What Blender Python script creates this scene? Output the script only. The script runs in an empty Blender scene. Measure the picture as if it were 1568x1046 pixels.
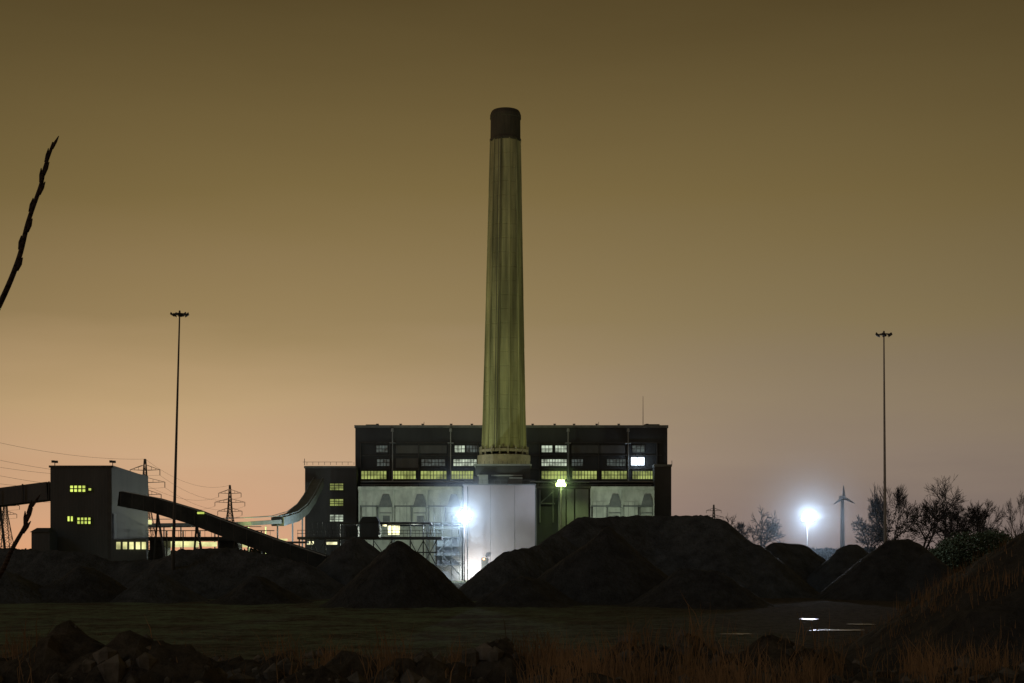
import bpy, math, random
from mathutils import Vector, noise
random.seed(7)
S=bpy.context.scene
S.view_settings.view_transform='Standard'; S.view_settings.look='None'; S.view_settings.exposure=0; S.view_settings.gamma=1
F=2178.0; HZ=855.0; CH=5.0
def X(px,d): return (px-784)/F*d
def Z(py,d): return CH+(HZ-py)/F*d
def lin(c):
    return tuple(((v/255)/12.92 if v/255<=.04045 else ((v/255+.055)/1.055)**2.4) for v in c)

# ---------- materials ----------
def newmat(n):
    m=bpy.data.materials.new(n); m.use_nodes=True; nt=m.node_tree
    return m,nt,nt.nodes,nt.links,nt.nodes['Principled BSDF']
def surf(n,c1,c2,scale=(1,1,1),ns=1.0,rough=.8,metal=0,bump=0,bscale=None,wave=None,wavebump=.3,detail=6,spec=.3,lo=.32,hi=.68,streak=None,smin=.5):
    m,nt,N,L,B=newmat(n)
    tc=N.new('ShaderNodeTexCoord'); mp=N.new('ShaderNodeMapping'); mp.inputs['Scale'].default_value=scale
    L.new(tc.outputs['Object'],mp.inputs['Vector'])
    nz=N.new('ShaderNodeTexNoise'); nz.inputs['Scale'].default_value=ns; nz.inputs['Detail'].default_value=detail; nz.inputs['Roughness'].default_value=.65
    L.new(mp.outputs['Vector'],nz.inputs['Vector'])
    r=N.new('ShaderNodeValToRGB'); r.color_ramp.elements[0].position=lo; r.color_ramp.elements[1].position=hi
    r.color_ramp.elements[0].color=(*c1,1); r.color_ramp.elements[1].color=(*c2,1)
    L.new(nz.outputs['Fac'],r.inputs['Fac'])
    col=r.outputs['Color']
    if streak:
        mp2=N.new('ShaderNodeMapping'); mp2.inputs['Scale'].default_value=streak; L.new(tc.outputs['Object'],mp2.inputs['Vector'])
        n2=N.new('ShaderNodeTexNoise'); n2.inputs['Scale'].default_value=1; n2.inputs['Detail'].default_value=5; L.new(mp2.outputs['Vector'],n2.inputs['Vector'])
        mr=N.new('ShaderNodeMapRange'); mr.inputs['From Min'].default_value=.38; mr.inputs['From Max'].default_value=.58; mr.inputs['To Min'].default_value=smin; mr.inputs['To Max'].default_value=1.08
        L.new(n2.outputs['Fac'],mr.inputs['Value'])
        vm=N.new('ShaderNodeVectorMath'); vm.operation='SCALE'; L.new(col,vm.inputs[0]); L.new(mr.outputs['Result'],vm.inputs['Scale']); col=vm.outputs[0]
    L.new(col,B.inputs['Base Color'])
    B.inputs['Roughness'].default_value=rough; B.inputs['Metallic'].default_value=metal
    B.inputs['Specular IOR Level'].default_value=spec
    prev=None
    if bump:
        nb=N.new('ShaderNodeTexNoise'); nb.inputs['Scale'].default_value=bscale or ns*4; nb.inputs['Detail'].default_value=8
        L.new(tc.outputs['Object'],nb.inputs['Vector'])
        b=N.new('ShaderNodeBump'); b.inputs['Strength'].default_value=1; b.inputs['Distance'].default_value=bump
        L.new(nb.outputs['Fac'],b.inputs['Height']); prev=b
    if wave:
        w=N.new('ShaderNodeTexWave'); w.bands_direction='X'; w.inputs['Scale'].default_value=wave
        L.new(tc.outputs['Object'],w.inputs['Vector'])
        b=N.new('ShaderNodeBump'); b.inputs['Strength'].default_value=wavebump; b.inputs['Distance'].default_value=.1
        L.new(w.outputs['Fac'],b.inputs['Height'])
        if prev: L.new(prev.outputs['Normal'],b.inputs['Normal'])
        prev=b
    if prev: L.new(prev.outputs['Normal'],B.inputs['Normal'])
    return m
def glow(n,c,s,ns=.6,lo=.3):
    m,nt,N,L,B=newmat(n)
    tc=N.new('ShaderNodeTexCoord'); nz=N.new('ShaderNodeTexNoise'); nz.inputs['Scale'].default_value=ns; nz.inputs['Detail'].default_value=4
    L.new(tc.outputs['Object'],nz.inputs['Vector'])
    mr=N.new('ShaderNodeMapRange'); mr.inputs['From Min'].default_value=.35; mr.inputs['From Max'].default_value=.62
    mr.inputs['To Min'].default_value=lo*s; mr.inputs['To Max'].default_value=s
    L.new(nz.outputs['Fac'],mr.inputs['Value'])
    B.inputs['Base Color'].default_value=(.02,.02,.02,1); B.inputs['Roughness'].default_value=.2
    B.inputs['Emission Color'].default_value=(*c,1); L.new(mr.outputs['Result'],B.inputs['Emission Strength'])
    return m
M={}
M['clad']=surf('dark_cladding',(.022,.028,.034),(.042,.052,.06),(1,1,.25),.15,.6,wave=1.2)
M['clad2']=surf('dark_cladding_low',(.034,.040,.046),(.06,.068,.075),(1,1,.25),.2,.6,wave=1.2)
M['side']=surf('tower_side_cladding',(.06,.07,.075),(.10,.11,.115),(1,1,.25),.2,.6,wave=1.2)
M['belt']=surf('conveyor_cladding',(.014,.017,.018),(.036,.041,.042),(1,1,1),.3,.8,spec=.1)
M['beam']=surf('painted_steel_grey',(.09,.105,.11),(.15,.17,.17),ns=.6,rough=.6)
M['dsteel']=surf('dark_steel',(.03,.033,.035),(.05,.054,.056),ns=.8,rough=.6)
M['steel']=surf('galvanised_steel',(.16,.16,.16),(.26,.26,.25),ns=.8,rough=.55,metal=.3)
M['pale']=surf('pale_precipitator_steel',(.30,.34,.31),(.45,.49,.45),(1,1,.3),.35,.7,wave=1.0,wavebump=.15,streak=(.5,.5,.3),smin=.82)
M['pale2']=surf('grey_panel',(.18,.21,.23),(.28,.31,.33),(1,1,.3),.3,.7,wave=1.5)
M['white']=surf('white_profiled_cladding',(.50,.49,.52),(.57,.56,.59),(1,1,.4),.25,.85,wave=1.6,wavebump=.1)
M['conc']=surf('chimney_concrete',(.15,.165,.095),(.35,.36,.20),(.8,.8,.06),.6,.9,bump=.05,bscale=1.2,streak=(.45,.45,.035),smin=.55)
M['concd']=surf('chimney_soot_brick',(.025,.026,.022),(.05,.047,.035),(1,1,.3),.6,.9,bump=.05)
M['concb']=surf('pale_concrete',(.15,.145,.12),(.27,.25,.21),ns=.4,rough=.9)
M['coal']=surf('coal',(.020,.024,.029),(.07,.078,.09),ns=.5,rough=.85,bump=.4,bscale=1.6,detail=12)
M['coald']=surf('coal_front_dark',(.012,.014,.018),(.042,.046,.054),ns=.6,rough=.8,bump=.4,bscale=1.6,detail=12)  # darker front coal: haze contrast with the back heaps put into colour
M['coal2']=surf('coal_earth',(.015,.016,.018),(.05,.046,.042),ns=.5,rough=.85,bump=.4,bscale=2.0,detail=12)
M['rubble']=surf('rubble_stone',(.025,.023,.021),(.16,.14,.12),ns=1.5,rough=.85)
M['bark']=surf('bark',(.025,.024,.024),(.05,.046,.042),ns=3,rough=.9)
M['twig']=surf('twig_bark',(.018,.011,.008),(.05,.03,.022),ns=60,rough=.7)
M['leaf']=surf('hedge_leaf',(.03,.045,.022),(.07,.09,.05),ns=.5,rough=.8)
M['ivy']=surf('ivy_leaf',(.018,.024,.018),(.04,.048,.035),ns=.6,rough=.8)
M['reed']=surf('dry_reed',(.07,.045,.022),(.38,.22,.11),(1,1,.3),.35,.8)
M['turb']=surf('turbine_paint',(.16,.16,.17),(.22,.22,.23),ns=.1,rough=.5)
M['wy']=glow('window_lit_yellow',lin((205,220,125)),.62,.35,.3)
M['wg']=glow('window_lit_white',lin((215,230,205)),.85,.5,.25)
M['wd']=glow('window_dim',lin((150,170,165)),.22,.6,.15)
M['wb']=glow('window_bright',lin((225,240,255)),4.0,1,.6)
M['wpatch']=glow('lit_patch',lin((250,245,190)),2.2,.4,.3)
M['wyb']=glow('window_lit_sulphur',lin((220,240,110)),1.3,.5,.5)
M['under']=glow('lit_bay',lin((240,238,165)),1.4,.25,.2)
M['lampw']=glow('floodlight_lens',(.75,.87,1),120,1,1)
M['lampg']=glow('floodlight_lens_green',(.8,1,.3),40,1,1)
M['lampo']=glow('lamp_orange',(1,.55,.2),6,1,1)
m,nt,N,L,B=newmat('puddle_water'); B.inputs['Base Color'].default_value=(.01,.012,.012,1); B.inputs['Roughness'].default_value=.28
nz=N.new('ShaderNodeTexNoise'); nz.inputs['Scale'].default_value=3; b=N.new('ShaderNodeBump'); b.inputs['Distance'].default_value=.03
L.new(nz.outputs['Fac'],b.inputs['Height']); L.new(b.outputs['Normal'],B.inputs['Normal']); M['water']=m
# ground
m,nt,N,L,B=newmat('ground_soil_grass')
tc=N.new('ShaderNodeTexCoord'); sep=N.new('ShaderNodeSeparateXYZ'); L.new(tc.outputs['Object'],sep.inputs['Vector'])
mr=N.new('ShaderNodeMapRange'); mr.inputs['From Min'].default_value=55; mr.inputs['From Max'].default_value=85; L.new(sep.outputs['Y'],mr.inputs['Value'])
mrx=N.new('ShaderNodeMapRange'); mrx.inputs['From Min'].default_value=25; mrx.inputs['From Max'].default_value=-5; L.new(sep.outputs['X'],mrx.inputs['Value'])
n1=N.new('ShaderNodeTexNoise'); n1.inputs['Scale'].default_value=.16; n1.inputs['Detail'].default_value=10; n1.inputs['Roughness'].default_value=.8; L.new(tc.outputs['Object'],n1.inputs['Vector'])
mrn=N.new('ShaderNodeMapRange'); mrn.inputs['From Min'].default_value=.42; mrn.inputs['From Max'].default_value=.57; L.new(n1.outputs['Fac'],mrn.inputs['Value'])
mu=N.new('ShaderNodeMath'); mu.operation='MULTIPLY'; L.new(mr.outputs['Result'],mu.inputs[0]); L.new(mrx.outputs['Result'],mu.inputs[1])
mu2=N.new('ShaderNodeMath'); mu2.operation='MULTIPLY'; L.new(mu.outputs[0],mu2.inputs[0]); L.new(mrn.outputs['Result'],mu2.inputs[1])
n2=N.new('ShaderNodeTexNoise'); n2.inputs['Scale'].default_value=1.2; n2.inputs['Detail'].default_value=10; n2.inputs['Roughness'].default_value=.75; L.new(tc.outputs['Object'],n2.inputs['Vector'])
r1=N.new('ShaderNodeValToRGB'); r1.color_ramp.elements[0].position=.35; r1.color_ramp.elements[1].position=.7
r1.color_ramp.elements[0].color=(.022,.02,.018,1); r1.color_ramp.elements[1].color=(.14,.118,.095,1); L.new(n2.outputs['Fac'],r1.inputs['Fac'])
r2=N.new('ShaderNodeValToRGB'); r2.color_ramp.elements[0].position=.35; r2.color_ramp.elements[1].position=.7
r2.color_ramp.elements[0].color=(.08,.12,.08,1); r2.color_ramp.elements[1].color=(.24,.31,.20,1); L.new(n2.outputs['Fac'],r2.inputs['Fac'])
mx=N.new('ShaderNodeMix'); mx.data_type='RGBA'; L.new(mu2.outputs[0],mx.inputs[0]); L.new(r1.outputs['Color'],mx.inputs[6]); L.new(r2.outputs['Color'],mx.inputs[7])
L.new(mx.outputs[2],B.inputs['Base Color']); B.inputs['Roughness'].default_value=.9; B.inputs['Specular IOR Level'].default_value=.1
b=N.new('ShaderNodeBump'); b.inputs['Distance'].default_value=.3; L.new(n2.outputs['Fac'],b.inputs['Height']); L.new(b.outputs['Normal'],B.inputs['Normal'])
M['ground']=m

# ---------- mesh builder ----------
class MB:
    def __init__(s): s.v=[]; s.f=[]
    def box(s,x0,x1,y0,y1,z0,z1):
        n=len(s.v)
        s.v+=[(x0,y0,z0),(x1,y0,z0),(x1,y1,z0),(x0,y1,z0),(x0,y0,z1),(x1,y0,z1),(x1,y1,z1),(x0,y1,z1)]
        s.f+=[(n,n+3,n+2,n+1),(n+4,n+5,n+6,n+7),(n,n+1,n+5,n+4),(n+1,n+2,n+6,n+5),(n+2,n+3,n+7,n+6),(n+3,n,n+4,n+7)]
    def pbox(s,px0,px1,py0,py1,d,t=1.0):
        s.box(X(px0,d),X(px1,d),d,d+t,Z(py1,d),Z(py0,d))
    def cyl(s,p0,p1,r0,r1=None,n=6,cap=True):
        if r1 is None: r1=r0
        p0=Vector(p0); p1=Vector(p1); a=p1-p0
        if a.length<1e-6: return
        a.normalize(); u=a.cross(Vector((0,0,1)))
        if u.length<1e-3: u=Vector((1,0,0))
        u.normalize(); w=a.cross(u); k=len(s.v)
        for p,r in((p0,r0),(p1,r1)):
            for i in range(n):
                t=2*math.pi*(i+.5)/n; s.v.append(tuple(p+u*math.cos(t)*r+w*math.sin(t)*r))
        for i in range(n):
            j=(i+1)%n; s.f.append((k+i,k+j,k+n+j,k+n+i))
        if cap and n>3: s.f.append(tuple(k+i for i in range(n))[::-1]); s.f.append(tuple(k+n+i for i in range(n)))
    def hull(s,pts8):
        n=len(s.v); s.v+=[tuple(p) for p in pts8]
        s.f+=[(n,n+3,n+2,n+1),(n+4,n+5,n+6,n+7),(n,n+1,n+5,n+4),(n+1,n+2,n+6,n+5),(n+2,n+3,n+7,n+6),(n+3,n,n+4,n+7)]
    def sweep(s,path,w,h):
        k=len(s.v); path=[Vector(p) for p in path]
        for i,p in enumerate(path):
            t=(path[min(i+1,len(path)-1)]-path[max(i-1,0)]); t.normalize()
            sd=t.cross(Vector((0,0,1))); sd.normalize(); up=sd.cross(t)
            for a,b in((-1,-1),(1,-1),(1,1),(-1,1)): s.v.append(tuple(p+sd*a*w/2+up*b*h/2))
        for i in range(len(path)-1):
            for j in range(4):
                q=(j+1)%4; s.f.append((k+4*i+j,k+4*i+q,k+4*i+4+q,k+4*i+4+j))
        s.f.append((k,k+1,k+2,k+3)); e=k+4*(len(path)-1); s.f.append((e+3,e+2,e+1,e))
    def ob(s,name,mat,parent=None,smooth=False):
        me=bpy.data.meshes.new(name); me.from_pydata(s.v,[],s.f); me.update()
        if smooth: me.polygons.foreach_set('use_smooth',[True]*len(me.polygons))
        o=bpy.data.objects.new(name,me); me.materials.append(M[mat]); S.collection.objects.link(o)
        if parent: o.parent=parent
        return o
def empty(name):
    e=bpy.data.objects.new(name,None); S.collection.objects.link(e); e.empty_display_size=1; return e
def light(name,kind,loc,power,col,parent=None,radius=.4,target=None,ang=90,blend=.5):
    l=bpy.data.lights.new(name,kind); l.energy=power; l.color=col; l.shadow_soft_size=radius
    o=bpy.data.objects.new(name,l); S.collection.objects.link(o); o.location=loc
    if kind=='SPOT': l.spot_size=math.radians(ang); l.spot_blend=blend
    if target is not None: o.rotation_euler=(Vector(target)-Vector(loc)).to_track_quat('-Z','Y').to_euler()
    if parent: o.parent=parent
    return o
def fbm(x,y,s,o=4):
    v=0;a=1;t=0
    for i in range(o):
        v+=a*noise.noise(Vector((x*s,y*s,i*7.3))); t+=a; a*=.5; s*=2.1
    return v/t
def win(G,FR,px0,px1,py0,py1,d,nx,ny):
    G.pbox(px0,px1,py0,py1,d-.08,.06)
    x0,x1,z0,z1=X(px0,d),X(px1,d),Z(py1,d),Z(py0,d); t=.09
    for i in range(nx+1):
        x=x0+(x1-x0)*i/nx; FR.box(x-t,x+t,d-.3,d-.1,z0-t,z1+t)
    for i in range(ny+1):
        z=z0+(z1-z0)*i/ny; FR.box(x0-t,x1+t,d-.27,d-.12,z-t,z+t)

# ---------- world sky ----------
W=bpy.data.worlds.new("World"); S.world=W; W.use_nodes=True
N=W.node_tree.nodes; L=W.node_tree.links; BG=N['Background']
tc=N.new('ShaderNodeTexCoord'); sep=N.new('ShaderNodeSeparateXYZ'); L.new(tc.outputs['Generated'],sep.inputs[0])
def mth(op,a,b=None,c=None):
    n=N.new('ShaderNodeMath'); n.operation=op
    for i,v in enumerate((a,b,c)):
        if v is None: continue
        if isinstance(v,(int,float)): n.inputs[i].default_value=v
        else: L.new(v,n.inputs[i])
    return n.outputs[0]
mp=N.new('ShaderNodeMapping'); mp.inputs['Scale'].default_value=(2.4,2.4,14); L.new(tc.outputs['Generated'],mp.inputs[0])
nz=N.new('ShaderNodeTexNoise'); nz.inputs['Scale'].default_value=1.5; nz.inputs['Detail'].default_value=6; L.new(mp.outputs[0],nz.inputs[0])
el=mth('DIVIDE',sep.outputs['Z'],.5)
el=mth('ADD',el,mth('MULTIPLY',mth('SUBTRACT',nz.outputs['Fac'],.5),.13))
def ramp(stops):
    r=N.new('ShaderNodeValToRGB'); cr=r.color_ramp
    while len(cr.elements)<len(stops): cr.elements.new(.5)
    for e,(p,c) in zip(cr.elements,stops): e.position=p; e.color=(*lin(c),1)
    L.new(el,r.inputs[0]); return r.outputs[0]
RL=ramp([(0,(228,164,120)),(.06,(210,163,126)),(.14,(202,165,128)),(.22,(187,157,116)),(.32,(149,126,87)),(.5,(117,99,61)),(.75,(75,62,35)),(1,(58,47,26))])
RR=ramp([(0,(116,102,99)),(.06,(126,111,104)),(.14,(136,120,105)),(.22,(136,120,97)),(.32,(128,112,80)),(.5,(110,94,59)),(.75,(73,60,34)),(1,(57,47,26))])
fx=N.new('ShaderNodeMapRange'); fx.interpolation_type='SMOOTHSTEP'; fx.inputs['From Min'].default_value=-.36; fx.inputs['From Max'].default_value=.22
L.new(sep.outputs['X'],fx.inputs['Value'])
mx=N.new('ShaderNodeMix'); mx.data_type='RGBA'; L.new(fx.outputs[0],mx.inputs[0]); L.new(RL,mx.inputs[6]); L.new(RR,mx.inputs[7])
x2=mth('MULTIPLY',sep.outputs['X'],sep.outputs['X'])
cb=mth('MAXIMUM',mth('SUBTRACT',1.2,mth('MULTIPLY',x2,2.2)),.88)
cb=mth('MULTIPLY',cb,mth('ADD',.87,mth('MULTIPLY',nz.outputs['Fac'],.28)))
vm=N.new('ShaderNodeVectorMath'); vm.operation='SCALE'; L.new(mx.outputs[2],vm.inputs[0]); L.new(cb,vm.inputs['Scale'])
L.new(vm.outputs[0],BG.inputs['Color']); BG.inputs['Strength'].default_value=1.0
sl=bpy.data.lights.new('fill_sun','SUN'); sl.energy=.15; sl.angle=math.radians(12); sl.color=(.66,.84,1)  # added cool fill that lifts the dark foreground and shapes the heaps
so=bpy.data.objects.new('fill_sun',sl); S.collection.objects.link(so); so.rotation_euler=Vector((.75,.62,-.62)).to_track_quat('-Z','Y').to_euler()

# ---------- camera ----------
cam=bpy.data.cameras.new('camera'); co=bpy.data.objects.new('camera',cam); S.collection.objects.link(co); S.camera=co
co.location=(0,0,CH); co.rotation_euler=(math.pi/2,0,0); cam.lens=50; cam.sensor_width=36; cam.shift_y=(HZ-523)/1568; cam.clip_end=20000; cam.clip_start=.05

# ---------- ground ----------
MOUNDS=[(X(100,38),38,2.2,1.8),(X(30,40),40,1.3,1.4),(X(165,40),40,1.2,1.0),(X(235,36),36,1.9,1.7),(X(420,40),40,1.5,1.4),(X(540,42),42,1.5,1.4),(X(770,42),42,1.8,1.6),(X(1000,44),44,1.9,2.2),(X(1200,50),50,1.8,2.6),(X(1080,46),46,1.4,1.6),(X(1500,40),40,.8,4),(X(660,38),38,1.5,1.3),(X(330,42),42,1.4,1.4),(X(880,40),40,1.2,1.2),(X(480,36),36,1.2,.8),(X(600,37),37,1.1,.7),(X(930,37),37,1.0,.8)]
def bank(y):
    if y<25: return 3.3-1.3*max(y,0)/25
    if y<75: t=(y-25)/50; return 2.0*(1-t)**1.7
    return 0
def gz(x,y):
    z=bank(y)
    for mx_,my,h,r in MOUNDS:
        q=((x-mx_)**2+(y-my)**2)/(r*r)
        if q<6: z+=h*math.exp(-q)*.8
    if 12<y<75:
        w=min((y-12)/12,1)*min((75-y)/20,1)
        z+=w*(abs(fbm(x,y,.35,5))*1.4+fbm(x+50,y,1.3,4)*.6-.25)
    if y<400:
        w2=min(1,math.hypot((x-23)/9,(y-106)/16)**3) if abs(y-106)<30 else 1
        z+=fbm(x,y,.12,3)*.22*w2+fbm(x,y,.9,3)*.1*w2*(1 if y>20 else .3)
    return z
g=MB(); ys=[-60,-30,-10]; y=0
while y<15000: ys.append(y); y+=(.9 if y<24 else .28 if y<60 else y*.0085) if y<200 else y*.05
NC=320
for y in ys:
    wd=60+abs(y)*.75
    for i in range(NC+1):
        t=i/NC*2-1; t=t*(.32+.68*t*t); x=t*wd; g.v.append((x,y,gz(x,y)))
for j in range(len(ys)-1):
    for i in range(NC):
        a=j*(NC+1)+i; g.f.append((a,a+1,a+NC+2,a+NC+1))
g.ob('ground','ground')
def puddle(px,py,rx,ry):
    d=CH*F/(py-HZ); cx=X(px,d); p=MB(); n=64; p.v.append((cx,d,.06))
    for i in range(n):
        t=2*math.pi*i/n; k=1+.5*noise.noise(Vector((math.cos(t)*1.9+px,math.sin(t)*1.9,0)))+.35*noise.noise(Vector((math.cos(t)*6+px,math.sin(t)*6,0)))
        p.v.append((cx+math.cos(t)*rx*k,d+math.sin(t)*ry*k,.06))
    for i in range(n): p.f.append((0,1+i,1+(i+1)%n))
    p.ob('puddle','water')
puddle(1285,966,1.6,1.0); puddle(1238,949,.7,1.6); puddle(1318,957,1.0,.8); puddle(1125,972,1.0,.7)

# ---------- heaps ----------
def heap(name,ridges,mat='coal',res=.45,amp=.45,slope=.8,sharp=.12):
    pts=[p for r in ridges for p in r]
    x0=min(p[0]-p[2]/slope for p in pts)-2; x1=max(p[0]+p[2]/slope for p in pts)+2
    y0=min(p[1]-p[2]/slope for p in pts)-2; y1=max(p[1]+p[2]/slope for p in pts)+2
    nx=int((x1-x0)/res); ny=int((y1-y0)/res); m=MB()
    for j in range(ny+1):
        for i in range(nx+1):
            x=x0+i*res; y=y0+j*res; best=-9
            wx=x+fbm(x,y,.15,2)*1.0; wy=y+fbm(x+30,y,.15,2)*1.0
            for r in ridges:
                segs=[(r[0],r[0])] if len(r)==1 else list(zip(r[:-1],r[1:]))
                for a,b in segs:
                    dx,dy=b[0]-a[0],b[1]-a[1]; l2=dx*dx+dy*dy
                    t=0 if l2==0 else max(0,min(1,((wx-a[0])*dx+(wy-a[1])*dy)/l2))
                    d=math.hypot(wx-a[0]-dx*t,wy-a[1]-dy*t); h=a[2]+(b[2]-a[2])*t
                    d=math.sqrt(d*d+sharp)-math.sqrt(sharp)
                    z=h-slope*d
                    if z<1.0: z=z if z<-1 else (z+1)**2/4
                    k=.3
                    best=max(best,z) if abs(best-z)>k else max(best,z)+(k-abs(best-z))**2/(4*k)
            n=fbm(x,y,.35,4)*amp*.7+fbm(x,y,1.5,3)*.28
            m.v.append((x,y,best+n*min(1,max(0,best+.3))-.12 if best>-.5 else -.6))
    for j in range(ny):
        for i in range(nx):
            a=j*(nx+1)+i; q=(a,a+1,a+nx+2,a+nx+1)
            if max(m.v[k][2] for k in q)>-.4: m.f.append(q)
    return m.ob(name,mat,smooth=True)
def pk(px,py,d): return (X(px,d),d,Z(py,d))
heap('coal_heap',[[pk(612,825,150),pk(620,828,150.5)]],'coald',slope=.92,amp=.3,res=.35)
heap('coal_heap',[[pk(540,822,188),pk(556,824,190)]],slope=.9,amp=.3)
heap('coal_heap',[[pk(888,791,192),pk(1000,788,196),pk(1085,789,192),pk(1105,794,190)],[pk(775,843,178),pk(822,835,182),pk(850,815,186)],[pk(1160,832,186),pk(1110,812,188)]],slope=.82,amp=.35)
heap('coal_heap',[[pk(928,804,166)]],'coald',slope=.86,amp=.3)
heap('coal_heap',[[pk(1045,868,150),pk(1100,872,148)]],'coald',slope=.7,amp=.35)
heap('coal_heap',[[pk(1183,829,200),pk(1228,832,203)]],slope=.9,amp=.4)
heap('coal_heap',[[pk(1292,836,197),pk(1315,832,199)]],slope=.9,amp=.4)
heap('coal_heap',[[pk(1365,826,176),pk(1392,824,178)],[pk(1420,845,172)]],'coald',slope=.78,amp=.4)
heap('coal_heap',[[pk(-260,845,185),pk(-90,836,190),pk(0,838,192),pk(60,841,190),pk(120,843,188),pk(175,857,188),pk(240,857,186),pk(282,839,185),pk(345,838,185),pk(400,847,183),pk(465,860,180)]],slope=.6,amp=.7)
for px,py,d,mt in((390,880,160,'coald'),(235,876,165,'coal'),(120,866,166,'coald'),(10,872,163,'coal'),(800,880,150,'coald')):
    heap('coal_heap',[[pk(px,py,d),pk(px+random.uniform(10,35),py+3,d+2)]],mt,slope=.66,amp=.4,res=.4)
heap('earth_heap',[[(X(1568,62)+4,62,8.6),(X(1568,62)+14,66,11),(X(1568,62)+40,75,11)]],mat='coal2',slope=.68,amp=.9,res=.35)
heap('coal_heap',[[pk(1640,805,215),pk(1800,800,220)]],slope=.7,amp=.6)

# ---------- chimney ----------
D=385
C=empty('power_station_chimney'); cx=X(771.5,D)
def prof(z):
    z0,z1=Z(690,D),Z(207,D); return 6.15+(4.2-6.15)*((z-z0)/(z1-z0))**.92 if z>z0 else 6.15
def ring(mb,secs,n=20,cxx=cx,yy=D+6,off=lambda z:0):
    k=len(mb.v)
    for z,r in secs:
        for i in range(n):
            t=2*math.pi*(i+.5)/n; mb.v.append((cxx+off(z)+math.cos(t)*r,yy+math.sin(t)*r,z))
    for j in range(len(secs)-1):
        for i in range(n):
            q=(i+1)%n; mb.f.append((k+j*n+i,k+j*n+q,k+(j+1)*n+q,k+(j+1)*n+i))
offs=lambda z:(z-30)/100*.45
sh=MB(); z0=Z(690,D); z1=Z(207,D); secs=[]
K=22
for i in range(K+1):
    z=z0+(z1-z0)*i/K; r=prof(z); secs.append((z,r))
    if i<K: secs.append((z+(z1-z0)/K-.25,prof(z+(z1-z0)/K-.25))); secs.append((z+(z1-z0)/K-.22,prof(z)+-.2))
ring(sh,secs,n=12,off=offs)
rb=MB()
for i in range(12):
    t=2*math.pi*(i+.5)/12; w=.24
    for a in range(6):
        za=z0+(z1-z0)*a/6; zb=z0+(z1-z0)*(a+1)/6
        pa=Vector((cx+offs(za)+math.cos(t)*prof(za),D+6+math.sin(t)*prof(za),za)); pb=Vector((cx+offs(zb)+math.cos(t)*prof(zb),D+6+math.sin(t)*prof(zb),zb))
        rb.cyl(pa,pb,w,w*.85,6)
sh.ob('shaft','conc',C); rb.ob('ribs','conc',C)
cp=MB(); zt=Z(160,D)
ring(cp,[(z1-.2,4.15),(z1,4.35),(z1+.5,4.35),(z1+.6,4.15),(zt-2.2,4.1),(zt-2.1,4.28),(zt-1.2,4.26),(zt-.3,3.95),(zt,3.7),(zt,3.2),(zt-4,3.1)],n=32,off=offs)
cp.ob('cap','concd',C)
bs=MB(); ring(bs,[(z0-.2,6.2),(z0-.1,6.7),(z0+.6,6.7),(z0+.7,6.2)],n=32)
for i in range(18):
    t=2*math.pi*i/18; bs.cyl((cx+math.cos(t)*6.6,D+6+math.sin(t)*6.6,z0-2.2),(cx+math.cos(t)*6.6,D+6+math.sin(t)*6.6,z0+1.4),.25,.25,4)
ring(bs,[(z0-3.6,7.1),(z0-3.5,7.3),(z0-1,7.3),(z0-.9,6.3)],n=32)
ring(bs,[(0,7),(z0-3.5,7)],n=24)
bs.ob('base_collar','concb',C)
ld=MB()
for sx in(-.3,.3): ld.cyl((cx-2.3+sx,D+6-6.3,z0),(cx-1.4+sx+.3,D+6-4.4,z1),.07,.07,4)
ld.ob('ladder','dsteel',C)

# ---------- boiler house ----------
P=empty('power_station_building')
a=MB(); D=430
a.pbox(544,1022,653,900,D,40); a.ob('boiler_house_walls','clad',P)
a=MB(); a.pbox(542.5,1023.5,651,655,D-.4,41); a.ob('parapet','beam',P)
a=MB(); a.pbox(467,546,716,900,D-6,40); a.pbox(1002,1028,713,900,D-6,40); a.ob('turbine_hall_walls','clad2',P)
a=MB(); a.pbox(465.5,545,713.5,717,D-6.4,41); a.pbox(1001.5,1029,711,714.5,D-6.4,41)
for x in range(470,545,9): a.cyl((X(x,D-6),D-6,Z(714,D)),(X(x,D-6),D-6,Z(709.5,D)),.07,.07,4)
a.box(X(468,D),X(543,D),D-6.1,D-5.95,Z(709.8,D),Z(709.3,D))
a.cyl((X(470,D),D-5,Z(714,D)),(X(470,D),D-5,Z(704,D)),.12,.1,4); a.cyl((X(1026,D),D-5,Z(714,D)),(X(1026,D),D-5,Z(707,D)),.12,.1,4)
a.ob('roof_edge_rails','beam',P)
a=MB()
for x in (576,612,646,690,722,816,850,880,915,949,993): a.cyl((X(x,D),D+4,Z(652,D)),(X(x,D),D+4,Z(648,D)),.25,.2,5); a.box(X(x,D)-.4,X(x,D)+.4,D+3.8,D+4.3,Z(648.5,D),Z(647,D))
a.cyl((X(987,D),D+5,Z(652,D)),(X(987,D),D+5,Z(604,D)),.14,.07,4)
a.pbox(987,1010,649.5,652,D+6,5); a.pbox(560,580,650,652,D+10,5)
for x in(648,918,): a.cyl((X(x,D),D+4,Z(652,D)),(X(x,D),D+4,Z(644,D)),.1,.08,4)
a.ob('roof_vents','dsteel',P)
a=MB(); D=430
for y in(678,697,718,737): a.pbox(552,1014,y-.7,y+.7,D-.5,.5)
for x in (552,597,641,687,731,826,872,917,963,1006): a.pbox(x-.8,x+.8,678,745,D-.8,.8)
a.ob('facade_beams','dsteel',P)
a=MB()
a.pbox(606,684,682,694,D-.35,.35); a.pbox(875,957,682,694,D-.35,.35); a.pbox(606,640,702,716,D-.35,.35)
a.pbox(554,1010,741,746,D-.6,.6)
a.ob('facade_panels','side',P)
a=MB()
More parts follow.
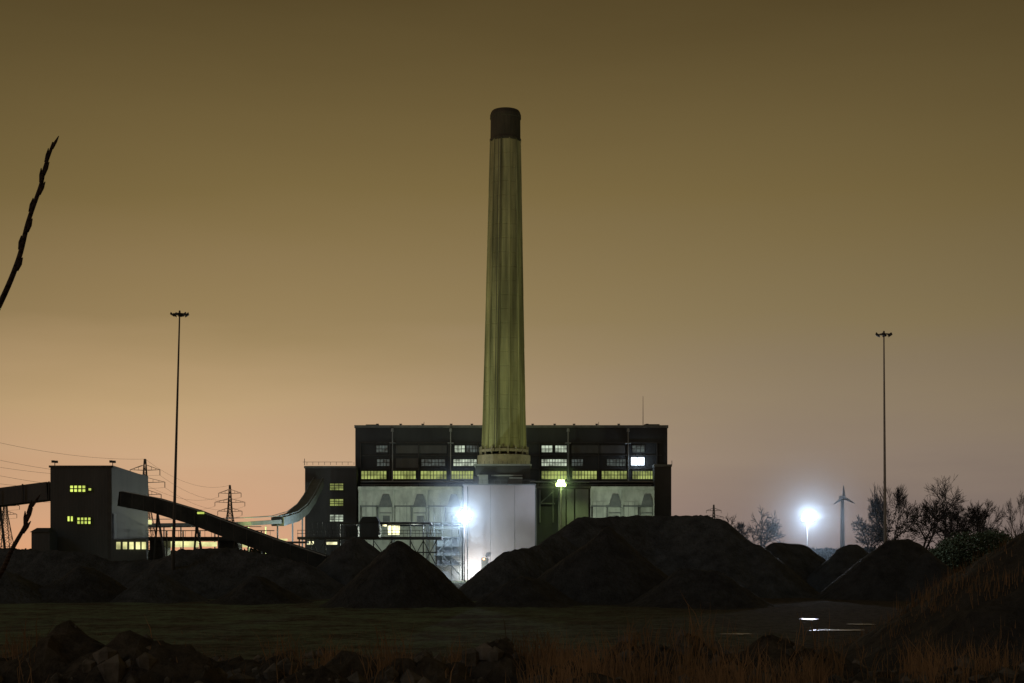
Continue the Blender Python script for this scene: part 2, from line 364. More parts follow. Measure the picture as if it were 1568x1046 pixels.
for x in(601,690,870,962):
    a.cyl((X(x,D-3),D-3,Z(737,D-3)),(X(x,D-3),D-3,Z(660,D-3)),.22,.18,6); a.cyl((X(x,D-3),D-3,Z(661,D-3)),(X(x,D-3),D-3,Z(656,D-3)),.5,.35,8)
    a.box(X(x,D-3)-.9,X(x,D-3)+.9,D-3.3,D-.5,Z(680,D),Z(679,D))
a.pbox(552,1004,736.5,738.3,D-4,3.5)
a.ob('vent_pipes_and_ledge','pale2',P)
Gy,Gw,Gd,Gb,FR=MB(),MB(),MB(),MB(),MB()
for x0,x1 in((553,592),(600,637),(644,684),(691,725),(829,868),(876,914),(921,960),(968,1000)): win(Gy,FR,x0,x1,721,734,D,8,2)
for x0,x1,m_,n in((696,712,Gw,3),(714,733,Gd,4),(829,846,Gw,3),(850,868,Gw,4),(576,594,Gd,4),(968,987,Gd,3)): win(m_,FR,x0,x1,682,693,D,n,2)
for x0,x1,m_,n in((577,597,Gd,4),(694,730,Gw,8),(829,850,Gw,5),(850,868,Gw,4),(875,893,Gd,4),(929,958,Gd,6),(645,682,Gd,7)): win(m_,FR,x0,x1,703,714,D,n,2)
win(Gb,FR,966,987,700,713,D,2,1)
for y in(740,764): win(Gy,FR,505,526,y,y+11,D-6,3,3)
win(Gw,FR,505,526,788,799,D-6,3,3)
Gy.ob('windows_yellow','wy',P); Gw.ob('windows_white','wg',P); Gd.ob('windows_dim','wd',P); Gb.ob('window_bright','wb',P); FR.ob('window_frames','dsteel',P)
light('window_spill','POINT',(X(976,D),D-3,Z(707,D)),500,(.8,.9,1),P)

def precip(x0,x1,n):
    E=empty('electrostatic_precipitator'); D=398; pl,fr,hp=MB(),MB(),MB()
    pl.pbox(x0,x1,750,776,D,14)
    hp.pbox(x0-2,x1+1,745,750,D-.6,15.2)
    w=(x1-x0)/n
    for i in range(n+1): hp.pbox(x0+i*w-1,x0+i*w+1,750.2,800,D-.7,.7)
    fr.pbox(x0,x1,774,776.2,D-.6,.6)
    for i in range(n):
        a=x0+i*w
        xa,xb=X(a+w*.60,D),X(a+w*.98,D); xc,xd=X(a+w*.70,D),X(a+w*.88,D)
        fr.hull([(xa,D-.9,Z(774,D)),(xb,D-.9,Z(774,D)),(xb,D-.1,Z(774,D)),(xa,D-.1,Z(774,D)),(xc,D-.5,Z(757,D)),(xd,D-.5,Z(757,D)),(xd,D-.1,Z(757,D)),(xc,D-.1,Z(757,D))])
        hp.pbox(a+w*.08,a+w*.5,768,799,D-.35,.4)
        pl.pbox(a+2,a+w-2,776.7,799.5,D+.6,11)
        fr.pbox(a+w*.53,a+w*.56,777,799,D-.2,.5); fr.pbox(a+w*.6,a+w*.95,785,786,D,.5); fr.pbox(a+w*.7,a+w*.9,790,799,D,.5)
        for k in(.2,.4): fr.pbox(a+w*k-.25,a+w*k+.25,769,799,D-.42,.07)
    for i in range(n*3):
        xx=X(x0+4+i*(x1-x0-8)/(n*3-1),D); fr.cyl((xx,D+2,Z(745,D)),(xx,D+2,Z(741.5,D)),.12,.12,4)
    fr.box(X(x0,D),X(x1,D),D+1.9,D+2.1,Z(741.8,D),Z(741.2,D))
    fr.pbox(x0,x1,800,802,D-1,12)
    for i in range(n+1): fr.box(X(x0+i*w,D)-.4,X(x0+i*w,D)+.4,D,D+.8,0,Z(802,D))
    pl.pbox(x0+4,x1-4,806,880,D+6,5)
    pl.ob('casing','pale',E); hp.ob('ducts','pale',E); fr.ob('frame','beam',E)
precip(550,706,3); precip(904,1001,2)

E=empty('fan_house'); a=MB(); D=352
a.pbox(822,904,747,900,D,25); a.ob('walls','clad2',E)
a=MB(); a.pbox(821,905,744.5,747.5,D-.3,25.6)
for x in range(824,904,8): a.cyl((X(x,D),D,Z(745,D)),(X(x,D),D,Z(739,D)),.07,.07,4)
a.box(X(822,D),X(903,D),D-.05,D+.08,Z(739.4,D),Z(738.8,D)); a.box(X(822,D),X(903,D),D-.05,D+.08,Z(742.4,D),Z(742,D))
a.ob('roof_edge','beam',E)
a=MB()
for x0,x1 in((855,866),(868,879),(881,901)): a.pbox(x0,x1,749,830,D-1.2,1.2)
a.ob('ducts','pale2',E)
a=MB(); a.pbox(826,850,770,772,D-.8,.8); a.pbox(826,828,750,800,D-.5,.5); a.pbox(846,848,750,800,D-.5,.5); a.cyl((X(828,D),D-1,Z(770,D)),(X(848,D),D-1,Z(752,D)),.2,.2,4); a.ob('stair','beam',E)
E=empty('plant_room'); a=MB(); D=365
a.pbox(728,812,712,760,D,12); a.ob('walls','clad2',E)
a=MB(); a.pbox(726,814,710.5,713,D-.4,13); a.pbox(752,800,727,729,D-.5,.5)
a.pbox(731,747,727,742,D-1.5,1.5); a.pbox(780,800,731,742,D-1.8,1.8); a.ob('ducts','pale2',E)
a=MB()
for x in range(728,813,7): a.cyl((X(x,D),D,Z(711,D)),(X(x,D),D,Z(706,D)),.06,.06,4)
a.ob('rail_posts','dsteel',E)
E=empty('white_clad_building'); a=MB(); D=322
a.box(X(709,D),X(820,D),D,D+24,0,Z(743,D)); a.ob('walls','white',E)
a=MB(); a.box(X(708.3,D),X(820.7,D),D-.25,D+24.3,Z(743,D)+.002,Z(741,D))
for x in(709.5,819.5): a.pbox(x-.5,x+.5,743.5,889,D-.15,.15)
for x in(751,788): a.pbox(x-.15,x+.15,743.5,889,D-.04,.04)
a.ob('trims','pale2',E)
a=MB()
for x in range(712,820,9): a.cyl((X(x,D),D+.3,Z(741,D)),(X(x,D),D+.3,Z(735,D)),.05,.05,4)
a.box(X(711,D),X(819,D),D+.25,D+.35,Z(735.4,D),Z(734.8,D)); a.box(X(711,D),X(819,D),D+.25,D+.35,Z(738.3,D),Z(737.9,D))
a.pbox(724,733,729,741,D+6,4); a.pbox(778,800,733,741,D+8,4)
a.cyl((X(716,D),D-.3,Z(889,D)),(X(716,D),D-.3,Z(745,D)),.12,.12,6)
a.pbox(737,747,855,889,D-.2,.2)
a.ob('roof_rail_and_door','beam',E)
E=empty('pump_house'); a=MB(); D=318
a.box(X(667,D),X(706,D),D,D+14,0,Z(822,D)); a.ob('walls','pale2',E)
a=MB()
for y in(808,822,836,850,865): a.pbox(664,706,y,y+1.2,D-1.4,1.3)
for x in(665,678,692,704): a.pbox(x-.5,x+.5,790,888,D-1.5,.4)
a.cyl((X(667,D),D-1.6,Z(850,D)),(X(690,D),D-1.6,Z(822,D)),.15,.15,4); a.cyl((X(704,D),D-1.6,Z(880,D)),(X(680,D),D-1.6,Z(852,D)),.15,.15,4)
a.ob('stair_frame','beam',E)

E=empty('coal_gantry'); D=300; a=MB(); r=MB(); t=MB(); g2=MB()
a.pbox(455,676,822,826,D,8); a.pbox(520,660,800,802.5,D+2,5)
for x in(458,476,498,520,545,572,600,628,648,668): a.pbox(x-.8,x+.8,826,890,D+.5,.5); a.pbox(x-.8,x+.8,826,890,D+7,.5)
for x in(520,545,572,600,628,648,660): a.pbox(x-.7,x+.7,802,822,D+2.2,.4)
for x0,x1 in((572,600),(628,648),(648,668),(476,498)):
    a.cyl((X(x0,D),D+.3,Z(866,D)),(X(x1,D),D+.3,Z(828,D)),.13,.13,4); a.cyl((X(x1,D),D+.3,Z(866,D)),(X(x0,D),D+.3,Z(828,D)),.13,.13,4)
a.pbox(570,670,845,847,D+.2,.4)
for x in range(456,677,6): r.cyl((X(x,D),D,Z(822,D)),(X(x,D),D,Z(812,D)),.05,.05,4)
for y in(812,817): r.box(X(455,D),X(676,D),D-.04,D+.04,Z(y,D)-.05,Z(y,D)+.05)
for x in range(470,676,8): r.cyl((X(x,D),D+8,Z(808,D)),(X(x,D),D+8,Z(798,D)),.05,.05,4)
r.box(X(470,D),X(672,D),D+7.95,D+8.05,Z(798.5,D),Z(798,D))
t.pbox(551,580,800,822,D-.5,5)
t.hull([(X(550,D),D-.7,Z(800,D)),(X(581,D),D-.7,Z(800,D)),(X(581,D),D+4.7,Z(800,D)),(X(550,D),D+4.7,Z(800,D)),(X(555,D),D+.5,Z(791,D)),(X(576,D),D+.5,Z(791,D)),(X(576,D),D+3.5,Z(791,D)),(X(555,D),D+3.5,Z(791,D))])
t.pbox(530,548,806,822,D+1,3)
g2.pbox(594,612,805,819,D+12,.3); g2.pbox(586,592,800,806,D+12,.3); g2.pbox(470,480,829,834,D+9,.3); g2.pbox(500,516,830,834,D+9,.3)
a.ob('frame','dsteel',E); r.ob('handrails','dsteel',E); t.ob('drive_house','clad',E)
g2.ob('lit_patch','wpatch',E)  # glowing panels in place of bright lit patches behind the gantry
light('gantry_lamp','POINT',(X(610,D),D+52,Z(812,D)),15000,(.9,1,.84),E,.3)
light('gantry_lamp','POINT',(X(560,D),D+72,Z(800,D)),3500,(.88,1,.8),E,.3)
light('gantry_lamp','POINT',(X(664,D),D+12,Z(806,D)),2500,(.75,.92,1),E,.3)
light('gantry_lamp','POINT',(X(478,360),360,Z(812,360)),3500,(.75,.92,1),E,.3)
light('precipitator_lamp','POINT',(X(950,380),380,Z(802,380)),5000,(.88,1,.75),E,.3)

E=empty('inclined_conveyor'); a=MB()
path=[(X(487,418),418,Z(739,418)),(X(482,405),405,Z(748,405)),(X(474,392),392,Z(764,392)),(X(463,380),380,Z(780,380)),(X(448,370),370,Z(792,370)),(X(425,360),360,Z(799,360)),(X(380,352),352,Z(802,352)),(X(300,345),345,Z(804,345)),(X(212,340),340,Z(805,340))]
a.sweep(path[:6],3.4,2.2); a.sweep(path[5:],3.0,1.0); a.ob('gallery','beam',E)
a=MB()
for off_ in(-1.9,1.9):
    pp=[Vector(p)+Vector((off_*.7,0,1.5)) for p in path]
    for q,w in zip(pp[:-1],pp[1:]): a.cyl(q,w,.1,.1,4)
for p in path[3:]: a.cyl((p[0],p[1],p[2]-.6),(p[0],p[1],0),.25,.25,4)
for x in range(225,420,26): a.cyl((X(x,346),346,Z(806,346)),(X(x,346),346,0),.2,.2,4)
a.ob('trestle_and_rails','pale2',E)

E=empty('conveyor_transfer_tower'); D=245; a=MB()
x0,x1=X(77,D),X(170,D); zt=Z(716,D)
a.box(x0,x1,D,D+25,0,zt)
a.ob('walls_front','clad2',E)
a=MB()
a.hull([(x1+.01,D+.1,0),(X(213,D+25),D+24,0),(X(213,D+25)-1,D+25,0),(x1-.5,D+24.9,0),(x1+.01,D+.1,zt-.01),(X(213,D+25),D+24,zt-.01),(X(213,D+25)-1,D+25,zt-.01),(x1-.5,D+24.9,zt-.01)])
a.ob('walls_side','clad2',E)
a=MB(); a.box(x0-.2,x1+.25,D-.2,D+.3,zt,zt+.35)
a.hull([(x1,D-.2,zt),(x1+.4,D-.2,zt),(X(214,D+25),D+24.5,zt),(X(213,D+25)-1,D+24.5,zt),(x1,D-.2,zt+.35),(x1+.4,D-.2,zt+.35),(X(214,D+25),D+24.5,zt+.35),(X(213,D+25)-1,D+24.5,zt+.35)])
for x in(81,170):
    a.cyl((X(x,D),D+1,zt),(X(x,D),D+1,zt+1.0),.07,.07,5); a.box(X(x,D)-.5,X(x,D)-.05,D+.7,D+1.2,zt+.9,zt+1.3); a.box(X(x,D)+.05,X(x,D)+.5,D+.7,D+1.2,zt+.85,zt+1.25)
a.box(x1-.5,x1+.15,D-.12,D-.02,0,zt)
a.ob('roof_trim_and_lamps','dsteel',E)
G,FR=MB(),MB()
win(G,FR,107,132,743,754,D,4,2); win(G,FR,135,141,747,752,D,1,1); win(G,FR,118,140,792,803,D,4,2); win(G,FR,103,113,790,799,D,2,1)
G.ob('windows','wyb',E); FR.ob('window_frames','dsteel',E)
a=MB()
def sidept(t,off=.0): return (x1+(X(213,D+25)-x1)*t+off, D+24*t)
for i in range(9):
    p=sidept(.05+i*.1,.25); q=sidept(.05+i*.1+.085,.25)
    a.hull([(p[0],p[1]-.2,1.5),(q[0],q[1]-.2,1.5),(q[0],q[1],1.5),(p[0],p[1],1.5),(p[0],p[1]-.2,Z(786,D)),(q[0],q[1]-.2,Z(786,D)),(q[0],q[1],Z(786,D)),(p[0],p[1],Z(786,D))])
a.ob('louvre_panels','pale2',E)
G=MB()
for px in(178,188,198,208,217): G.pbox(px,px+6,830,841,D-1,.2)
G.ob('low_windows','under',E)
a=MB(); a.box(X(172,D),X(226,D),D-.75,D+.05,0,Z(826,D)); a.ob('annexe','clad2',E)

E=empty('conveyor_gallery'); a=MB(); b_=MB()
path=[(X(-420,262),262,Z(800,262)),(X(-100,256),256,Z(775,256)),(X(0,252),252,Z(762,252)),(X(80,249),249,Z(752,249))]
a.sweep(path,3.2,3.1); a.ob('gallery','clad2',E)
for t in range(14):
    p=Vector(path[0]).lerp(Vector(path[3]),t/13)
    b_.box(p.x-.1,p.x+.1,p.y-1.9,p.y-1.6,p.z-1.6,p.z+1.6)
for q in(path[1],path[2]): b_.cyl((q[0]-1,q[1],0),(q[0],q[1],q[2]-1.5),.25,.25,4); b_.cyl((q[0]+1.6,q[1],0),(q[0],q[1],q[2]-1.5),.25,.25,4)
b_.ob('ribs','dsteel',E)
E=empty('conveyor_gallery'); a=MB(); b_=MB(); c_=MB()
path=[(X(188,247),247,Z(764,247)),(X(240,243),243,Z(774,243)),(X(300,239),239,Z(792,239)),(X(360,235),235,Z(815,235)),(X(420,231),231,Z(837,231)),(X(500,226),226,Z(864,226))]
a.sweep(path,2.2,2.5); a.ob('gallery','belt',E)
up=[Vector(p)+Vector((0,-1.1,1.32)) for p in path]
for q,w in zip(up[:-1],up[1:]): c_.cyl(q,w,.08,.08,4)
c_.ob('lit_edge_strip','pale2',E)  # pale strip painting the lit top edge of the gallery
for i in range(5):
    for k in range(3):
        p=Vector(path[i]).lerp(Vector(path[i+1]),k/3); b_.box(p.x-.05,p.x+.05,p.y-1.3,p.y-1.08,p.z-1.15,p.z+1.15)
for i in(1,2,3):
    q=path[i]
    for s_ in(-1.5,1.5): b_.cyl((q[0]+s_,q[1]+3,0),(q[0],q[1]+.5,q[2]-1.3),.2,.2,4)
    b_.cyl((q[0]-1,q[1]+2,q[2]*.5),(q[0]+1,q[1]+2,q[2]*.5),.12,.12,4)
b_.ob('ribs_and_trestles','dsteel',E)
a=MB(); a.pbox(302,312,784,787,236.5,.3); a.ob('gallery_lamp','wyb',E)

E=empty('sampling_plant'); D=275; a=MB(); b_=MB(); G=MB()
a.pbox(222,362,822,828,D,10)
a.pbox(229,250,828,890,D+2,6); a.pbox(335,362,828,890,D+3,6)
for x in(226,255,280,306,334,360,380,400): b_.pbox(x-.8,x+.8,812,890,D-.4,.4)
b_.pbox(222,420,812,813.2,D-.4,.3); b_.pbox(222,400,806,807,D+6,.3)
for x in range(224,420,10): b_.cyl((X(x,D),D-.2,Z(822,D)),(X(x,D),D-.2,Z(812,D)),.05,.05,4)
b_.pbox(380,470,829,832,D,3)
G.pbox(258,304,829,838,D+9,.2); G.pbox(308,332,830,837,D+9,.2); G.pbox(366,398,833,838,D+9,.2); G.pbox(218,232,796,803,D+30,.2); G.pbox(262,268,806,809,D+9,.2)
G.pbox(400,440,825,828,D+20,.2)
a.ob('deck_and_rooms','clad2',E); b_.ob('posts_and_rails','beam',E); G.ob('lit_bays','under',E)  # lit bays are glow panels standing in for light patches under the deck
light('bay_lamp','POINT',(X(300,D),D+16,Z(826,D)),2200,(.95,1,.6),E,.3)
light('bay_lamp','POINT',(X(262,D),D+14,Z(822,D)),500,(.9,1,.6),E,.3)
light('bay_lamp','POINT',(X(190,D)+6,236,4.5),90,(.85,1,.75),E,.3)
E=empty('small_works_hut'); a=MB(); D=240
a.box(X(48,D),X(76,D),D,D+4,0,Z(815,D)); a.hull([(X(46,D),D-.3,Z(815,D)),(X(77,D)-.3,D-.3,Z(815,D)),(X(77,D)-.3,D+4.3,Z(815,D)),(X(46,D),D+4.3,Z(815,D)),(X(52,D),D+1.5,Z(808,D)),(X(72,D),D+1.5,Z(808,D)),(X(72,D),D+3,Z(808,D)),(X(52,D),D+3,Z(808,D))]); a.ob('hut_body','clad2',E)

# ---------- masts ----------
def mast(pxb,pxt,pyt,d):
    E=empty('high_mast_light'); a=MB(); h=MB(); zt=Z(pyt,d); xb,xt=X(pxb,d),X(pxt,d)
    gx=xb; a.cyl((gx,d,0),(xt,d,zt),.24,.09,10)
    a.cyl((gx,d,0),(gx,d,.5),.5,.5,10)
    a.ob('pole','steel' if pxb>800 else 'dsteel',E)
    n=8
    for i in range(n):
        t=2*math.pi*i/n; t2=2*math.pi*(i+1)/n; R=.75
        h.cyl((xt+R*math.cos(t),d+R*math.sin(t),zt),(xt+R*math.cos(t2),d+R*math.sin(t2),zt),.05,.05,4)
        h.cyl((xt,d,zt+.1),(xt+R*math.cos(t),d+R*math.sin(t),zt),.04,.04,4)
    for i in range(6):
        t=2*math.pi*i/6+.3; cx_,cy_=xt+.95*math.cos(t),d+.5*math.sin(t)
        sl=-.16*math.cos(t)
        h.hull([(cx_-.24,cy_-.2,zt-.22+sl),(cx_+.24,cy_-.2,zt-.22-sl),(cx_+.24,cy_+.2,zt-.22-sl),(cx_-.24,cy_+.2,zt-.22+sl),(cx_-.16,cy_-.12,zt+.1+sl),(cx_+.16,cy_-.12,zt+.1-sl),(cx_+.16,cy_+.12,zt+.1-sl),(cx_-.16,cy_+.12,zt+.1+sl)])
    h.cyl((xt,d,zt-.3),(xt,d,zt+.45),.2,.1,8); h.ob('lamp_head','dsteel',E)
mast(263.5,275,481,180); mast(1356,1353.5,512,190)

# ---------- floodlights with mist spheres added as lamp halos, thinning outward ----------
def flood(px,py,d,power,halo_mist,lens='lampw',col=(.76,.84,1),k=1.0,name='floodlight',base=0):
    E=empty(name); a=MB(); g_=MB(); x,z=X(px,d),Z(py,d)
    a.cyl((x,d+.3,base),(x,d+.3,z),.14,.09,8); a.box(x-1.1*k,x+1.1*k,d+.2,d+.32,z-.08,z+.08); a.box(x-.05,x+.05,d+.2,d+.33,z-.9*k,z+.9*k)
    for s_,q_ in((-.75,-.35),(0,-.35),(.75,-.35),(-.4,.4),(.4,.4)):
        zz=z+q_*k
        a.box(x+s_*k-.32*k,x+s_*k+.32*k,d-.1,d+.18,zz-.3*k,zz+.3*k); g_.box(x+s_*k-.28*k,x+s_*k+.28*k,d-.13,d-.105,zz-.26*k,zz+.26*k)
    a.ob('pole_and_housings','steel',E); g_.ob('lenses',lens,E)
    light('lamp','POINT',(x,d-.9,z),power,col,E,.35)
    rad,dens=halo_mist
    bpy.ops.mesh.primitive_ico_sphere_add(subdivisions=4,radius=rad,location=(x,d-1,z)); o=bpy.context.object; o.name='lamp_halo_mist'
    m=bpy.data.materials.new('halo_mist'); m.use_nodes=True; n=m.node_tree.nodes; L=m.node_tree.links; n.remove(n['Principled BSDF'])
    v=n.new('ShaderNodeVolumeScatter'); v.inputs['Color'].default_value=(.68,.86,1,1)
    tc=n.new('ShaderNodeTexCoord'); le=n.new('ShaderNodeVectorMath'); le.operation='LENGTH'; L.new(tc.outputs['Object'],le.inputs[0])
    mr=n.new('ShaderNodeMapRange'); mr.inputs['From Min'].default_value=rad; mr.inputs['From Max'].default_value=0; mr.inputs['To Min'].default_value=0; mr.inputs['To Max'].default_value=1
    L.new(le.outputs['Value'],mr.inputs['Value'])
    pw=n.new('ShaderNodeMath'); pw.operation='POWER'; pw.inputs[1].default_value=2.0; L.new(mr.outputs['Result'],pw.inputs[0])
    mu=n.new('ShaderNodeMath'); mu.operation='MULTIPLY'; mu.inputs[1].default_value=dens; L.new(pw.outputs[0],mu.inputs[0]); L.new(mu.outputs[0],v.inputs['Density'])
    L.new(v.outputs[0],n['Material Output'].inputs['Volume']); o.data.materials.append(m)
flood(711,790,306,17000,(15,.020),k=1.1)
flood(1237,792,235,9000,(16,.022),k=.9)
flood(859,740,345,2500,(7,.015),'lampg',(.75,1,.3),1.1,name='roof_floodlight',base=10)
E=empty('bulkhead_lamp'); a=MB(); b_=MB(); D=321
a.box(X(741,D)-.3,X(741,D)+.3,D-.5,D-.05,Z(857,D)-.1,Z(857,D)+.35); b_.box(X(741,D)-.22,X(741,D)+.22,D-.53,D-.505,Z(857,D)-.05,Z(857,D)+.3)
a.ob('housing','dsteel',E); b_.ob('lens','lampo',E)
light('lamp','POINT',(X(722,D),D-4,1.8),2600,(1,.93,.85),E,.3)
for sx,pw in((-70,88000),(72,60000)):
    E=empty('chimney_floodlight'); a=MB(); b_=MB(); yy=335
    a.box(sx-.6,sx+.6,yy-.4,yy+.4,0,.5); a.cyl((sx,yy,.5),(sx,yy,1.6),.1,.1,8); a.hull([(sx-.5,yy-.3,1.5),(sx+.5,yy-.3,1.5),(sx+.5,yy+.1,1.2),(sx-.5,yy+.1,1.2),(sx-.6,yy-.1,2.3),(sx+.6,yy-.1,2.3),(sx+.6,yy+.4,2.0),(sx-.6,yy+.4,2.0)])
    a.ob('housing','dsteel',E)
    light('lamp','SPOT',(sx,yy+.8,2.4),pw,(.88,.92,.32),E,.5,(cx,391,82),62,.5)

# ---------- pylons ----------
def pylon(px,pyt,d,pos=None,name='electricity_pylon',r=.15):
    E=empty(name); a=MB()
    x,H=(X(px,d),Z(pyt,d)) if pos is None else (pos[0],pos[2])
    if pos: d=pos[1]
    wf=lambda z: 4.2*(1-z/(H*.68))+1.1 if z<H*.68 else 1.1*(1-(z-H*.68)/(H*.32)*.75)
    lv=[0,.14,.27,.38,.48,.57,.63,.68,.73,.78,.83,.88,.93,1]
    c=lambda i,z:(x+(-1,1,1,-1)[i]*wf(z),d+(-1,-1,1,1)[i]*wf(z),z)
    for u,w in zip(lv[:-1],lv[1:]):
        za,zb=u*H,w*H
        for i in range(4):
            j=(i+1)%4; a.cyl(c(i,za),c(i,zb),r*1.3,r*1.3,4); a.cyl(c(i,za),c(j,zb),r*.7,r*.7,3); a.cyl(c(j,za),c(i,zb),r*.7,r*.7,3); a.cyl(c(i,zb),c(j,zb),r*.7,r*.7,3)
    tips=[]
    for f_,w in((.68,6.5),(.79,8),(.9,6)):
        for s_ in(-1,1):
            z=f_*H; tip=(x+s_*w,d,z+.2)
            for yy in(-.9,.9):
                a.cyl((x+s_*.9,d+yy,z),tip,r*.9,r*.7,4); a.cyl((x+s_*.8,d+yy,z+2.0),tip,r*.8,r*.7,4)
            for k in(.33,.66): a.cyl((x+s_*(.9+(w-.9)*k),d,z),(x+s_*(.9+(w-.9)*k),d,z+2*(1-k)),r*.6,r*.6,3)
            a.cyl(tip,(tip[0],tip[1],tip[2]-2.2),.16,.16,5); tips.append((tip[0],tip[1],tip[2]-2.2))
    tips.append((x,d,H)); a.ob('lattice','beam',E); return tips
p1=pylon(222,703,573); p2=pylon(352,743,760,r=.18); p3=pylon(8,750,800,r=.18); p0=pylon(0,0,0,pos=(-166,330,46)); p5=pylon(1093,773,1150,r=.25); p6=pylon(0,0,0,pos=(-420,620,45))
w=MB()
def span(A,B,sag,r):
    for a_,b in zip(A,B):
        a_=Vector(a_); b=Vector(b); pr=a_
        for i in range(1,25):
            t=i/24; q=a_.lerp(b,t)-Vector((0,0,4*sag*t*(1-t))); w.cyl(pr,q,r,r,3,False); pr=q
span(p0,p1,5,.045); span(p1,p2,5,.05); span(p6,p3,6,.06)
w.ob('power_lines','dsteel')

# ---------- wind turbine ----------
E=empty('wind_turbine'); a=MB(); d=900; x=X(1290,d); zh=Z(763,d)
a.cyl((x,d,0),(x,d,zh),1.7,1.0,12); a.box(x-1.3,x+1.3,d-3,d+4,zh-1.2,zh+1.6); a.cyl((x,d-3,zh+.2),(x,d-5,zh+.2),1.4,.5,8)
a.ob('tower_and_nacelle','turb',E); b_=MB()
for an in(92,212,332):
    t=math.radians(an); u=Vector((math.cos(t),0,math.sin(t))); n=Vector((-math.sin(t),0,math.cos(t))); c=Vector((x,d-4,zh+.2)); k=len(b_.v)
    for l,wd in((0,.5),(2,.9),(6,.45),(8,.1)):
        for s_,yy in((-1,0),(0,-.3),(1,0),(0,.3)): b_.v.append(tuple(c+u*l+n*wd*s_+Vector((0,yy,0))))
    for j in range(3):
        for i in range(4): b_.f.append((k+4*j+i,k+4*j+(i+1)%4,k+4*j+4+(i+1)%4,k+4*j+4+i))
b_.ob('blades','turb',E)

# ---------- trees ----------
def tree(name,px,pyt,d,seed,ivy=0,spread=.5,dep=7,wid=None,twr=.02):
    rnd=random.Random(seed); E=empty(name); a=MB(); lf=MB(); H=Z(pyt,d)
    base=Vector((X(px,d),d,-.2))
    def leaf(c,s):
        u=Vector((rnd.gauss(0,1),rnd.gauss(0,1),rnd.gauss(0,1))).normalized(); v=u.orthogonal().normalized(); k=len(lf.v)
        lf.v+= [tuple(c-u*s),tuple(c+v*s*.7),tuple(c+u*s),tuple(c-v*s*.7)]; lf.f.append((k,k+1,k+2,k+3))
    def br(p,dr,l,r,n):
        q=p+dr*l*.5+Vector((rnd.uniform(-1,1),rnd.uniform(-1,1),rnd.uniform(-.3,.6)))*l*.07; e=q+(dr+Vector((rnd.uniform(-.2,.2),rnd.uniform(-.2,.2),.12))).normalized()*l*.5
        sd=6 if n>5 else (4 if n>3 else 3)
        a.cyl(p,q,r,r*.82,sd,False); a.cyl(q,e,r*.82,r*.62,sd,False)
        if ivy and n>=3:
            for _ in range(ivy if n<5 else ivy*5): leaf(p.lerp(e,rnd.random())+Vector((rnd.gauss(0,.35),rnd.gauss(0,.35),rnd.gauss(0,.35))),rnd.uniform(.1,.22))
        if n==0: return
        k=3 if n>1 else 4
        for i in range(k):
            an=rnd.uniform(.25,.75)*(spread/.5); ax=Vector((rnd.gauss(0,1),rnd.gauss(0,1),rnd.gauss(0,.4))); ax=(ax-dr*ax.dot(dr)).normalized()
            nd=(dr*math.cos(an)+ax*math.sin(an)+Vector((0,0,.06))).normalized()
            st=e if i<2 else p.lerp(e,rnd.uniform(.4,.9))
            br(st,nd,l*rnd.uniform(.68,.86),max(r*(.64 if i<2 else .48),twr),n-1)
    br(base,Vector((0,0,1)),H*.22,H*.02,dep)
    zs=sorted(v[2] for v in a.v)[int(len(a.v)*.985)]; s=H/zs
    sx=s
    if wid:
        xs=sorted(v[0]-base.x for v in a.v); hw=(xs[int(len(xs)*.97)]-xs[int(len(xs)*.03)])/2; sx=wid/F*d/hw
    for m_ in(a,lf): m_.v=[(base.x+(v[0]-base.x)*sx,base.y+(v[1]-base.y)*sx,v[2]*s if v[2]>0 else v[2]) for v in m_.v]
    a.ob('trunk_and_branches','bark',E)
    if lf.v: lf.ob('ivy_leaves','ivy',E)
tree('ivy_clad_tree',1362,748,270,3,ivy=8,spread=.45,dep=7,wid=36,twr=.03)
tree('bare_tree',1462,744,275,11,spread=.6,wid=54,twr=.028)
tree('bare_tree',1415,768,300,21,spread=.6,dep=6,wid=32,twr=.035)
tree('bare_tree',1562,758,250,5,spread=.5,dep=7,wid=28,twr=.025)
tree('bare_tree',1507,772,290,31,spread=.55,dep=7,wid=32,twr=.028)
tree('bare_tree',1158,788,300,8,spread=.75,dep=6,wid=32,twr=.045)
tree('bare_tree',1122,795,310,9,spread=.75,dep=6,wid=24,twr=.045)
tree('bare_tree',1335,795,300,19,spread=.75,dep=6,wid=22,twr=.04)
def bush(name,px0,px1,py,d,depth,n,seed,mat='leaf',hmin=.4,size=.28):
    rnd=random.Random(seed); a=MB(); x0,x1=X(px0,d),X(px1,d); H=Z(py,d)
    for i in range(n):
        x=rnd.uniform(x0,x1); top=H*(hmin+(1-hmin)*(.5+.9*fbm(x,d+seed,.12,4)))
        e=min((x-x0),(x1-x))/3; top*=min(1,.5+e*.5)
        z=top*rnd.random()**.6*1.05; y=d+rnd.gauss(0,depth/3)
        k=len(a.v); c=Vector((x,y,z)); u=Vector((rnd.gauss(0,1),rnd.gauss(0,1),rnd.gauss(0,1))).normalized()*size*rnd.uniform(.4,1.2); v=u.orthogonal().normalized()*size*.6
        a.v+=[tuple(c-u),tuple(c+v),tuple(c+u),tuple(c-v)]; a.f.append((k,k+1,k+2,k+3))
    a.ob(name,mat)
bush('hedge',1395,1620,804,245,8,32000,3,size=.22)
bush('hedge',1320,1420,818,262,5,9000,5,'ivy')
bush('distant_tree_line',-500,560,838,1100,40,14000,6,'ivy',.5,1.6)
bush('distant_tree_line',1010,2200,836,1000,40,20000,7,'ivy',.5,1.6)

